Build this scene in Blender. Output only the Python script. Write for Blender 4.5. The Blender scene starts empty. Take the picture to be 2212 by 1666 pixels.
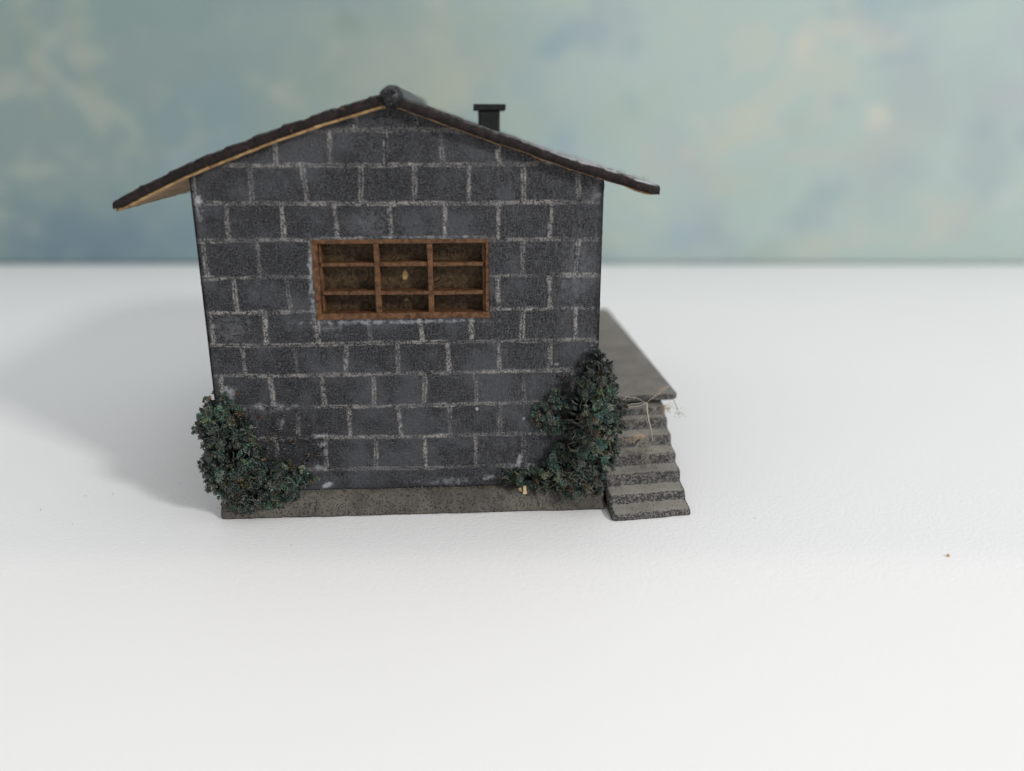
import bpy, math, random
import numpy as np
from mathutils import noise, Vector, Matrix

# ------------------------------------------------------------------ scene, camera, light
C = bpy.context.scene
col = C.collection
S = 0.01                       # everything below is written in centimetres
TH = math.atan(548/1750.)      # downward tilt of the phone
cam_d = bpy.data.cameras.new('camera'); cam = bpy.data.objects.new('camera', cam_d); col.objects.link(cam)
cam.location = (0, 0, 7.56*S)
cam.rotation_euler = (math.pi/2 - TH, 0, 0)
cam_d.sensor_width = 9.6; cam_d.lens = 9.6*1750/2212.
cam_d.clip_start = 0.005; cam_d.clip_end = 20
cam_d.dof.use_dof = True; cam_d.dof.focus_distance = 16.3*S; cam_d.dof.aperture_fstop = 2.15
C.camera = cam
C.view_settings.view_transform = 'Standard'; C.view_settings.look = 'None'
C.view_settings.exposure = 0; C.view_settings.gamma = 1

w = bpy.data.worlds.new('World'); C.world = w; w.use_nodes = True
w.node_tree.nodes['Background'].inputs[0].default_value = (0.985, 0.985, 1.0, 1)
w.node_tree.nodes['Background'].inputs[1].default_value = 0.65

def area(name, loc, aim, sx, sy, power, color, spread=180):
    d = bpy.data.lights.new(name, 'AREA'); d.shape = 'RECTANGLE'; d.size = sx*S; d.size_y = sy*S
    d.energy = power; d.color = color; d.spread = math.radians(spread)
    o = bpy.data.objects.new(name, d); col.objects.link(o)
    o.location = Vector(loc)*S
    o.rotation_euler = (Vector(aim)-Vector(loc)).to_track_quat('-Z', 'Y').to_euler()
    return o
area('window_light', (80, -50, 60), (0, 18, 2), 14, 15, 8.4, (1.0, 0.985, 0.965))
area('overhead_fill', (-10, 30, 130), (-5, 22, 0), 110, 90, 2.6, (0.96, 0.985, 1.0))  # added soft fill from above, shifted left to lift that side
# added unseen narrow-beam lamp, brightens the near table up to a straight edge
area('near_table_fill', (0, -16.5, 30), (0, -16.5, 0), 140, 60, 0.17, (1.0, 0.90, 0.78), spread=3)

# ------------------------------------------------------------------ helpers
AX = math.radians(3.4)
HX = Vector((math.cos(AX), math.sin(AX), 0)); HY = Vector((-math.sin(AX), math.cos(AX), 0)); HO = Vector((-5.92, 14.98, 0))
def H2W(x, y, z): return HO + HX*x + HY*y + Vector((0, 0, z))

def empty(name, base, rz=0.0):
    o = bpy.data.objects.new(name, None); col.objects.link(o)
    o.location = Vector(base)*S; o.rotation_euler = (0, 0, rz); o.empty_display_size = 0.01
    return o
def tag(o, label=None, cat=None, group=None, kind=None):
    if label: o['label'] = label
    if cat: o['category'] = cat
    if group: o['group'] = group
    if kind: o['kind'] = kind
    return o
def mesh(name, verts, faces, mat, parent=None, smooth=False, attr=None, fcol=None, off=(0, 0, 0)):
    v = (np.asarray(verts, dtype=float) - np.asarray(off))*S
    me = bpy.data.meshes.new(name)
    me.from_pydata(v.tolist(), [], [tuple(map(int, f)) for f in faces]); me.validate(); me.update()
    if attr is not None:
        a = me.color_attributes.new('tint', 'FLOAT_COLOR', 'POINT')
        a.data.foreach_set('color', np.asarray(attr, dtype=np.float32).ravel())
    me.materials.append(mat)
    if smooth: me.polygons.foreach_set('use_smooth', [True]*len(me.polygons))
    o = bpy.data.objects.new(name, me); col.objects.link(o)
    if parent: o.parent = parent
    return o
def rgba(a): a = np.asarray(a); return np.concatenate([a, np.ones((len(a), 1))], 1)
def n3(x, y, z=0.0): return noise.noise(Vector((x, y, z)))
def ss(a, b, x):
    t = min(1, max(0, (x-a)/(b-a))); return t*t*(3-2*t)

class MB:
    def __init__(s): s.v = []; s.f = []; s.c = []
    def add(s, v, f, c=None):
        n = len(s.v); s.v += [tuple(p) for p in v]; s.f += [tuple(i+n for i in q) for q in f]
        if c is not None: s.c += [c]*len(v) if len(c) == 3 and not hasattr(c[0], '__len__') else list(c)
    def box(s, x0, x1, y0, y1, z0, z1, j=0.0, seg=1):
        v = [(x0,y0,z0),(x1,y0,z0),(x1,y1,z0),(x0,y1,z0),(x0,y0,z1),(x1,y0,z1),(x1,y1,z1),(x0,y1,z1)]
        if j: v = [tuple(c+random.uniform(-j, j) for c in p) for p in v]
        s.add(v, [(0,3,2,1),(4,5,6,7),(0,1,5,4),(1,2,6,5),(2,3,7,6),(3,0,4,7)])
    def tube(s, pts, rad, n=6, c=None):
        pts = [Vector(p) for p in pts]; rings = []
        for i, p in enumerate(pts):
            t = (pts[min(i+1, len(pts)-1)]-pts[max(i-1, 0)]).normalized()
            a = t.cross(Vector((0, 0, 1)) if abs(t.z) < .9 else Vector((1, 0, 0))).normalized(); b = t.cross(a)
            r = rad[i] if hasattr(rad, '__len__') else rad
            rings.append([p + a*math.cos(k*2*math.pi/n)*r + b*math.sin(k*2*math.pi/n)*r for k in range(n)])
        v = [q for r in rings for q in r]
        f = [(i*n+k, i*n+(k+1) % n, (i+1)*n+(k+1) % n, (i+1)*n+k) for i in range(len(pts)-1) for k in range(n)]
        f += [tuple(range(n))[::-1], tuple((len(pts)-1)*n+k for k in range(n))]
        s.add(v, f, c)
    def build(s, name, mat, parent=None, smooth=False, off=(0, 0, 0)):
        return mesh(name, s.v, s.f, mat, parent, smooth, rgba(s.c) if s.c else None, off=off)
def bevel(o, wd=0.02, seg=2):
    m = o.modifiers.new('bevel', 'BEVEL'); m.width = wd*S; m.segments = seg; m.limit_method = 'ANGLE'
    return o

# ------------------------------------------------------------------ materials
class NT:
    def __init__(s, name):
        s.m = bpy.data.materials.new(name); s.m.use_nodes = True; s.t = s.m.node_tree; s.n = s.t.nodes; s.l = s.t.links
        s.b = s.n['Principled BSDF']
        tc = s.n.new('ShaderNodeTexCoord'); mp = s.n.new('ShaderNodeVectorMath'); mp.operation = 'SCALE'; mp.inputs['Scale'].default_value = 100
        s.l.new(tc.outputs['Object'], mp.inputs[0]); s.co = mp.outputs[0]; s.nrm = tc.outputs['Normal']
    def link(s, a, b): s.l.new(a, b)
    def _in(s, sock, v):
        if hasattr(v, 'is_output'): s.l.new(v, sock)
        elif isinstance(v, (tuple, list)) and len(v) == 3 and sock.type == 'RGBA': sock.default_value = (*v, 1)
        else: sock.default_value = v
    def noise(s, scale, detail=3, rough=.6, co=None, dist=0):
        n = s.n.new('ShaderNodeTexNoise'); n.inputs['Scale'].default_value = scale; n.inputs['Detail'].default_value = detail
        n.inputs['Roughness'].default_value = rough; n.inputs['Distortion'].default_value = dist
        s.l.new(co or s.co, n.inputs['Vector']); return n.outputs['Fac']
    def stretch(s, v, co=None, rot=(0, 0, 0)):
        n = s.n.new('ShaderNodeMapping'); n.inputs['Scale'].default_value = v; n.inputs['Rotation'].default_value = rot
        s.l.new(co or s.co, n.inputs['Vector']); return n.outputs[0]
    def ramp(s, x, a, b):     # smooth 0..1 between a and b
        n = s.n.new('ShaderNodeMapRange'); n.interpolation_type = 'SMOOTHSTEP'
        n.inputs['From Min'].default_value = a; n.inputs['From Max'].default_value = b; s._in(n.inputs['Value'], x); return n.outputs[0]
    def math(s, op, a, b=0.0):
        n = s.n.new('ShaderNodeMath'); n.operation = op; s._in(n.inputs[0], a); s._in(n.inputs[1], b); return n.outputs[0]
    def mix(s, f, a, b):
        n = s.n.new('ShaderNodeMix'); n.data_type = 'RGBA'
        s._in(n.inputs[0], f); s._in(n.inputs[6], a); s._in(n.inputs[7], b); return n.outputs[2]
    def attr(s, name='tint'):
        n = s.n.new('ShaderNodeAttribute'); n.attribute_name = name; return n
    def sep(s, v):
        n = s.n.new('ShaderNodeSeparateXYZ'); s.l.new(v, n.inputs[0]); return n.outputs
    def bump(s, h, dist, strength=1.0):
        n = s.n.new('ShaderNodeBump'); n.inputs['Distance'].default_value = dist*S; n.inputs['Strength'].default_value = strength
        s.l.new(h, n.inputs['Height']); s.l.new(n.outputs[0], s.b.inputs['Normal']); return n
    def done(s, color, rough, spec=.5):
        s._in(s.b.inputs['Base Color'], color); s._in(s.b.inputs['Roughness'], rough); s.b.inputs['Specular IOR Level'].default_value = spec
        return s.m

def m_table():
    t = NT('white_leatherette')
    big = t.noise(.12, 2)
    c = t.stretch((1.0, 1.35, 1), rot=(0, 0, .5))
    wob = t.noise(2.2, 2, co=c)
    add = t.n.new('ShaderNodeVectorMath'); add.operation = 'ADD'
    cmb = t.n.new('ShaderNodeCombineXYZ'); t.link(t.math('MULTIPLY', wob, .22), cmb.inputs[0]); t.link(t.math('MULTIPLY', t.noise(2.5, 2), .22), cmb.inputs[1])
    t.link(c, add.inputs[0]); t.link(cmb.outputs[0], add.inputs[1])
    v = t.n.new('ShaderNodeTexVoronoi'); v.feature = 'SMOOTH_F1'; v.inputs['Scale'].default_value = 14; v.inputs['Smoothness'].default_value = .5
    t.link(add.outputs[0], v.inputs['Vector'])
    h = t.math('ADD', t.math('MULTIPLY', v.outputs['Distance'], -.9), t.math('MULTIPLY', t.noise(18, 2), .25))
    t.bump(h, .007, .8)
    base = t.mix(big, (.795, .795, .795), (.825, .822, .818))
    sp = t.ramp(t.noise(3.1, 4, .75), .74, .80)
    base = t.mix(t.math('MULTIPLY', sp, .05), base, (.3, .3, .28))
    return t.done(base, .52, .3)
def m_backdrop():
    t = NT('mottled_painted_board')
    a = t.attr(); f = t.noise(.9, 5, .6)
    c = t.mix(t.math('MULTIPLY', f, .10), a.outputs['Color'], (.55, .56, .50))
    return t.done(c, .8, .2)
def m_wall():
    t = NT('grey_block_paint')
    a = t.attr().outputs['Color']; r = t.sep(a)           # r mortar, g pale scuff, b dark patch
    fine = t.noise(30, 4, .75); mid = t.noise(7, 4, .65); big = t.noise(1.2, 3)
    scr = t.noise(9, 3, .7, co=t.stretch((.7, 1, 5))); scv = t.noise(9, 3, .7, co=t.stretch((4.5, 1, .6)))
    xz = t.sep(t.co)
    blk = t.mix(t.ramp(fine, .43, .58), (.0055, .0057, .0065), (.060, .0615, .067))
    blk = t.mix(t.math('MULTIPLY', t.ramp(mid, .42, .62), .6), blk, (.022, .0222, .0245))
    blk = t.mix(t.math('MULTIPLY', t.ramp(big, .42, .66), .5), blk, (.080, .083, .092))
    blk = t.mix(t.math('MULTIPLY', t.ramp(scr, .54, .70), .35), blk, (.105, .106, .115))
    blk = t.mix(t.math('MULTIPLY', t.math('MULTIPLY', t.ramp(scv, .50, .68), .6), t.ramp(xz[0], 3.8, 6.2)), blk, (.095, .096, .104))
    mf = t.math('MULTIPLY', r[0], t.ramp(t.math('ADD', t.math('MULTIPLY', fine, .6), t.math('MULTIPLY', mid, .4)), .42, .60))
    cc = t.mix(mf, blk, (.30, .286, .272))
    pf = t.math('MULTIPLY', r[1], t.ramp(mid, .35, .62))
    cc = t.mix(pf, cc, (.36, .365, .39))
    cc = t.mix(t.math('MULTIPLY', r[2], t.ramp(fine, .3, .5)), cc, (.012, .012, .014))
    t.bump(t.math('ADD', fine, mid), .020, .8)
    return t.done(cc, .7, .22)
def m_concrete(name, a=(.12, .112, .100), b=(.25, .234, .210), dark=(.022, .022, .025), pale_tops=True):
    t = NT(name)
    fine = t.noise(26, 4, .7); big = t.noise(1.4, 3)
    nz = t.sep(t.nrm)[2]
    base = t.mix(t.ramp(big, .3, .7), a if not pale_tops else tuple((p+q)/2 for p, q in zip(a, b)), b)
    # upward faces paler, steep ones darker with more dark pits
    thr = t.math('ADD', t.math('MULTIPLY', t.ramp(nz, .992, .80), .105 if pale_tops else .05), .41 if pale_tops else .40)
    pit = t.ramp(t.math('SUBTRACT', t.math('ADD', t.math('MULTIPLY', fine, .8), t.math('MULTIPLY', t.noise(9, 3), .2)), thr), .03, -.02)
    base = t.mix(t.math('MULTIPLY', t.ramp(nz, .99, .8), .38 if pale_tops else .2), base, (.060, .060, .062))
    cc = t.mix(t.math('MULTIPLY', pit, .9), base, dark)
    t.bump(t.math('ADD', fine, t.math('MULTIPLY', big, .5)), .02, .6)
    return t.done(cc, .8, .25)
def m_roof():
    t = NT('dark_bark_roofing')
    f = t.noise(12, 4, .7, co=t.stretch((1, .5, 1)))
    c = t.mix(t.ramp(f, .35, .65), (.005, .0032, .0032), (.020, .0125, .012))
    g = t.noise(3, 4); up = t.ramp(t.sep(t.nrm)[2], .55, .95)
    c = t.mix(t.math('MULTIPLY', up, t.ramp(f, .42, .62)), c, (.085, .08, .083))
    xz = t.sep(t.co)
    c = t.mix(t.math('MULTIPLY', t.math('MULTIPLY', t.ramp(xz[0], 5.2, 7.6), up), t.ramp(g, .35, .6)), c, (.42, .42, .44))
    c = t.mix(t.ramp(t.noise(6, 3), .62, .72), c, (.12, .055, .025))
    t.bump(f, .03, .8)
    return t.done(c, .6, .2)
def m_plain(name, a, b, scale=8, rough=.6, spec=.4, bump=.01, st=(1, 1, 1), dark=None):
    t = NT(name); f = t.noise(scale, 4, .65, co=t.stretch(st))
    c = t.mix(t.ramp(f, .35, .65), a, b)
    if dark: c = t.mix(t.ramp(t.noise(6, 4, .75), .57, .66), c, dark)
    if bump: t.bump(f, bump, .7)
    return t.done(c, rough, spec)
def m_pane():
    t = NT('ribbed_brown_pane')
    cell = t.n.new('ShaderNodeTexVoronoi'); cell.inputs['Scale'].default_value = 2.0; t.link(t.stretch((1, .01, 1)), cell.inputs['Vector'])
    rings = t.math('SINE', t.math('MULTIPLY', cell.outputs['Distance'], 95))
    rings = t.math('MULTIPLY', t.ramp(rings, .2, .95), t.ramp(t.noise(2.6, 2), .42, .6))
    f = t.noise(14, 4, .7)
    c = t.mix(t.ramp(f, .35, .65), (.022, .013, .006), (.080, .052, .026))
    c = t.mix(t.math('MULTIPLY', rings, .38), c, (.17, .115, .055))
    a = t.attr().outputs['Color']
    c = t.mix(t.sep(a)[0], c, (.38, .27, .11))
    t.bump(rings, .006, .5)
    return t.done(c, .6, .2)
def m_tint(name, rough=.6, spec=.4, fine=(20, .35)):
    t = NT(name); f = t.noise(fine[0], 3, .7)
    c = t.mix(t.math('MULTIPLY', t.ramp(f, .6, .35), fine[1]), t.attr().outputs['Color'], (.01, .014, .012))
    t.bump(f, .01, .6)
    return t.done(c, rough, spec)
M = dict(table=m_table(), backdrop=m_backdrop(), wall=m_wall(),
    base=m_concrete('grey_base_plaster', (.078, .070, .058), (.150, .135, .113), pale_tops=False),
    stair=m_concrete('grey_stair_plaster', (.135, .126, .112), (.255, .237, .212)), roof=m_roof(),
    soffit=m_plain('bare_tan_board', (.22, .13, .055), (.38, .25, .115), 5, .7, .3, .01, (1, .3, 1), dark=(.09, .05, .028)),
    wood=m_plain('orange_brown_wood', (.062, .028, .012), (.135, .065, .030), 9, .6, .25, .01, (1, 1, 1), dark=(.022, .011, .007)),
    ridge=m_plain('glossy_dark_ridge', (.004, .004, .005), (.016, .015, .018), 7, .30, .4, .05),
    black=m_plain('black_paint', (.006, .007, .007), (.014, .015, .015), 9, .5, .3, .01),
    pane=m_pane(), leaf=m_tint('green_foam_foliage', .42, .55), fibre=m_tint('dry_fibre', .6, .3, (10, .1)),
    chip=m_plain('pale_wood_chip', (.42, .30, .16), (.60, .45, .27), 8),
    crumb=m_plain('orange_crumb', (.45, .26, .12), (.60, .36, .18), 12),
    speck=m_plain('dark_dust', (.16, .14, .12), (.24, .21, .18), 12))

# ------------------------------------------------------------------ table and backdrop
def build_table():
    xs = np.linspace(-92, 92, 60); ys = np.linspace(-30, 49.2, 50)
    v = []; 
    for y in ys:
        for x in xs: v.append((x, y, .0))
    n = len(xs); f = [(j*n+i, j*n+i+1, (j+1)*n+i+1, (j+1)*n+i) for j in range(len(ys)-1) for i in range(n-1)]
    o = mesh('table_top', v, f, M['table'], smooth=True)
    so = o.modifiers.new('thickness', 'SOLIDIFY'); so.thickness = 1.5*S; so.offset = -1
    return o
tag(build_table(), 'white leatherette table surface with a fine pebbled grain under the model house', 'table', kind='structure')

BLOBS = [  # px, py, rx, ry, rotation, sRGB, strength
 (440,240,120,90,.5,(122,146,152),.75),(130,490,190,70,0,(96,122,140),.85),(260,530,200,70,.1,(98,124,142),.85),(0,560,160,70,0,(104,128,142),.8),(420,500,140,90,0,(118,142,154),.7),
 (1180,95,26,30,0,(122,150,166),.9),(1150,180,45,60,.3,(134,160,168),.6),(1230,320,80,60,.4,(150,172,180),.6),(1480,490,50,50,0,(138,158,174),.7),
 (1990,180,150,110,0,(152,158,162),.6),(2150,340,80,120,0,(146,158,164),.7),(1900,370,110,90,0,(156,164,166),.6),(1960,110,40,60,0,(150,158,170),.6),
 (870,130,190,110,.2,(166,170,152),.65),(960,200,80,50,.5,(172,174,156),.7),(700,150,120,60,0,(152,162,146),.4),(100,110,14,120,.1,(150,158,135),.6),(205,130,14,120,.1,(152,158,135),.6),(40,90,12,100,0,(150,155,132),.5),
 (640,60,200,40,.05,(140,160,152),.4),(330,30,150,40,0,(120,148,140),.5),(760,45,30,18,0,(118,132,120),.5),
 (1710,95,30,45,0,(196,190,176),.7),(1860,75,70,30,-.2,(196,190,178),.7),(1890,232,26,28,0,(206,196,180),.85),(1775,170,50,70,.3,(188,184,168),.6),
 (1620,240,110,45,.7,(188,186,170),.75),(1560,300,50,20,.5,(184,182,164),.6),(1480,318,24,20,0,(190,184,166),.6),(1740,325,90,20,.1,(178,178,166),.6),
 (1290,530,55,28,0,(168,176,150),.7),(1270,505,40,20,.5,(176,180,158),.5),(1800,520,60,40,.4,(184,182,166),.6),(2060,470,70,50,.2,(184,180,170),.65),(2190,420,40,40,0,(182,190,188),.7),
 (1950,340,70,40,0,(146,160,168),.6),(1800,205,26,16,0,(140,156,172),.6),(2110,270,40,26,0,(140,156,166),.6),(1720,260,60,40,0,(156,164,152),.4),
 (600,490,150,80,0,(118,142,158),.5),(1000,60,120,40,0,(138,158,152),.4),(1350,230,90,70,.2,(160,178,160),.5),(1130,250,60,50,.4,(164,176,158),.5),(1650,400,150,60,0,(156,176,166),.4),
 (520,330,140,60,.3,(136,156,152),.4),(1680,545,60,25,.2,(140,160,146),.5),(1900,300,130,60,.3,(176,180,170),.4),(340,190,10,80,.1,(150,158,138),.5),(1580,380,60,30,0,(176,182,160),.5)]
def lin(c): return [((v/255.+.055)/1.055)**2.4 if v > 10 else v/255./12.92 for v in c]
def build_backdrop():
    nx, nz = 460, 140; X0, X1, Z1 = -90, 90, 42
    pts = []; cols = []
    blobs = [((px-1106)*.0265, (570-py)*.0253, rx*.0265, ry*.0253, rot, np.array(lin(c)), s) for px, py, rx, ry, rot, c, s in BLOBS]
    g1 = np.array(lin((130, 149, 148))); g2 = np.array(lin((165, 181, 177))); cream = np.array(lin((186, 186, 170))); blue = np.array(lin((128, 148, 164))); lil = np.array(lin((160,166,172)))
    for j in range(nz):
        z = Z1*j/(nz-1)
        for i in range(nx):
            x = X0+(X1-X0)*i/(nx-1)
            a = n3(x*.07+3, z*.09, 1)+.5*n3(x*.18, z*.22, 7)
            c = g1+(g2-g1)*ss(-16, 14, x+6*a)
            k = .7*n3(x*.13+(z*.07), z*.2, 12)+.7*n3(x*.36, z*.45, 3)+.45*n3(x*.9, z*1.0, 5)
            c = c+(cream-c)*ss(.05, .7, k)*.36
            k = n3(x*.10+20, z*.15-x*.03, 31)+.6*n3(x*.3, z*.36, 9)+.3*n3(x*.8, z*.9, 2)
            c = c+(blue-c)*ss(.1, .7, k)*.42
            k = n3(x*.12-20, z*.1, 51)+.5*n3(x*.4, z*.4, 19)
            c = c+(lil-c)*ss(.2, .8, k)*.45*ss(2, 14, x)
            for bx, bz, rx, rz, rot, bc, s in blobs:
                dx = x-bx; dz = z-bz
                if abs(dx) > 3*max(rx, rz) or abs(dz) > 3*max(rx, rz): continue
                u = dx*math.cos(rot)+dz*math.sin(rot); v = -dx*math.sin(rot)+dz*math.cos(rot)
                d = math.sqrt((u/rx)**2+(v/rz)**2)+.7*n3(x*.5, z*.5, bx)+.35*n3(x*1.4, z*1.4, bx)
                c = c+(bc-c)*s*.62*ss(1.6, .0, d)
            pts.append((x, 48.5, z)); cols.append(c*1.0)
    f = [(j*nx+i, j*nx+i+1, (j+1)*nx+i+1, (j+1)*nx+i) for j in range(nz-1) for i in range(nx-1)]
    o = mesh('backdrop_board', pts, f, M['backdrop'], None, True, rgba(np.array(cols)))
    so = o.modifiers.new('thickness', 'SOLIDIFY'); so.thickness = .5*S; so.offset = -1
    return o
tag(build_backdrop(), 'mottled blue green and cream painted backdrop board behind the table', 'backdrop', kind='structure')

# ------------------------------------------------------------------ the model house
house = empty('model_house', HO, AX)
tag(house, 'small grey block model house with dark pitched roof and concrete stair at its right', 'model house')

ROWZ = [.91, 1.62, 2.29, 2.96, 3.59, 4.24, 4.905, 5.595, 6.285, 6.98, 7.59]
JOINT = [[1.15,2.14,3.14,4.16,5.19,6.2,7.2],[.58,1.62,2.65,3.66,4.68,5.7,6.7],[.18,1.16,2.16,3.16,4.18,5.21,6.19,7.2],[.68,1.67,2.67,3.68,4.67,5.69,6.71],
 [.14,1.14,2.15,3.15,4.16,5.16,6.17,7.21],[.64,1.64,2.65,3.66,4.67,5.67,6.69],[.15,1.13,2.14,3.15,4.16,5.16,6.16,7.21],[.63,1.65,2.63,3.65,4.67,5.69,6.69],
 [.10,1.14,2.11,3.14,4.13,5.13,6.17,7.19],[.62,1.62,2.61,3.62,4.64,5.68,6.66],[2.1,3.1,4.2,5.1]]
def mortar(x, z, joints=None, seed=0):
    """0..1 how much pale mortar lies at this point of a wall"""
    wob = .022*n3(x*1.1, z*.4, seed)+.012*n3(x*4.5, z*4.5, seed+3)
    best = 0
    for i, rz in enumerate(ROWZ):
        d = z-(rz+wob+.012*math.sin(i*7.3+x*.7))
        if abs(d) < .15:
            hw = .024+.026*n3(x*2.3, i*3.1, seed+5)
            str_ = .72+.9*n3(x*1.3, i*5.7, seed+8)+.5*n3(x*5, i*2.7, seed+18)
            if i == 10: str_ *= .6; hw *= 1.3
            if i == 0: str_ *= .75-.35*ss(4.2, 5.5, x)
            a = ss(hw+.030, hw-.006, abs(d))
            a *= 1-.75*ss(.024, .004, abs(d+.01*n3(x*7, i, 3)))*ss(-.15, .15, n3(x*.9, i*2.2, 40+seed))   # brushed double edge
            best = max(best, a*min(1, max(.2, str_)))
    row = 0
    while row < len(ROWZ) and z > ROWZ[row]+wob: row += 1
    if row > 0:
        js = (joints or JOINT)[min(row-1, 10)] if joints is None else joints(row-1)
        for k, jx in enumerate(js):
            d = x-(jx+.028*n3(z*1.5, jx*3, seed+1)+.012*n3(z*6, jx, seed+2)-(z-ROWZ[row-1]-.35)*.04*math.sin(jx*5+row))
            if abs(d) < .15:
                hw = .030+.022*n3(z*3, jx*2, seed+6); str_ = .78+.8*n3(jx*3.3, row*2.9, seed+9)
                a = ss(hw+.028, hw-.006, abs(d))*min(1, max(.25, str_))
                a *= 1-.75*ss(.024, .004, abs(d))*ss(-.05, .15, n3(jx*7, row*2.2, 50+seed))
                best = max(best, a)
    return best
PALE = [(.06,6.35,.16,.22,.8),(.1,6.1,.09,.2,.35),(.35,2.62,.10,.14,.8),(1.95,1.66,.22,.05,1),(1.75,1.62,.06,.04,.6),(1.28,1.98,.08,.10,.7),(2.05,1.5,.10,.07,.7),(2.13,1.33,.05,.1,.5),
 (2.0,.95,.16,.07,.5),(2.12,.56,.12,.06,.9),(7.6,3.36,.13,.14,.75),(7.66,3.6,.06,.12,.6),(6.85,3.09,.07,.03,1),(5.9,.88,.16,.06,.9),(6.1,1.0,.05,.18,.9),(6.3,.9,.14,.05,.8),(5.5,.66,.16,.06,.6),(4.6,.60,.5,.08,.35),
 (2.09,4.7,.045,.9,.55),(2.11,5.3,.03,.4,.6),(3.6,4.01,1.7,.04,.55),(2.9,4.0,.5,.05,.4),(3.8,5.655,1.75,.018,.5),(5.24,2.18,.035,.035,1.5),(6.19,1.96,.03,.03,1.4),(7.55,6.55,.12,.2,.25),(7.2,5.0,.3,.9,.12),(3.3,5.9,.3,.3,.12),
 (2.35,3.95,.3,.2,.2),(.5,3.9,.4,.3,.15),(7.25,1.75,.3,.3,.2),(1.2,2.3,.5,.1,.3)]
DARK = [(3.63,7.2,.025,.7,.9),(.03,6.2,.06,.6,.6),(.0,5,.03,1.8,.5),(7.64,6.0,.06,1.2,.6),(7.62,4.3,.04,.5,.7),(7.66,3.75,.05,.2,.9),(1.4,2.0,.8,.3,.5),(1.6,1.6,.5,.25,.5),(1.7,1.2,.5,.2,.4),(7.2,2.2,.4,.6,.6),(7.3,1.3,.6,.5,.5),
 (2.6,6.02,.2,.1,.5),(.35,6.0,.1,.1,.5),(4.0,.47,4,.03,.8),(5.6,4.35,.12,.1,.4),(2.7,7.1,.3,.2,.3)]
def patch(L, x, z, seed):
    s = 0
    for px, pz, rx, rz, st in L:
        if abs(x-px) > 2*rx+.1 or abs(z-pz) > 2*rz+.1: continue
        d = math.hypot((x-px)/rx, (z-pz)/rz)+.7*n3(x*9, z*9, seed)+.4*n3(x*22, z*22, seed)
        s = max(s, st*ss(1.25, .45, d))
    return min(1, s)
LT = [(-1.36, 6.33), (-.81, 6.60), (.14, 7.03), (1.41, 7.51), (2.58, 7.90), (3.60, 8.19), (3.74, 8.20)]
RT = [(3.66, 8.22), (4.0, 8.12), (4.72, 7.87), (5.63, 7.55), (6.14, 7.40), (7.0, 7.09), (7.78, 6.86), (8.74, 6.57)]
WD0, WD1, ZB = .30, 10.6, .45
def top_z(x):    # underside of the roof over the front wall
    P = LT if x < 3.70 else RT
    return float(np.interp(x, [p[0] for p in P], [p[1] for p in P]))-.14
WX0, WX1, WZ0, WZ1 = 2.15, 5.51, 4.075, 5.615
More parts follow.
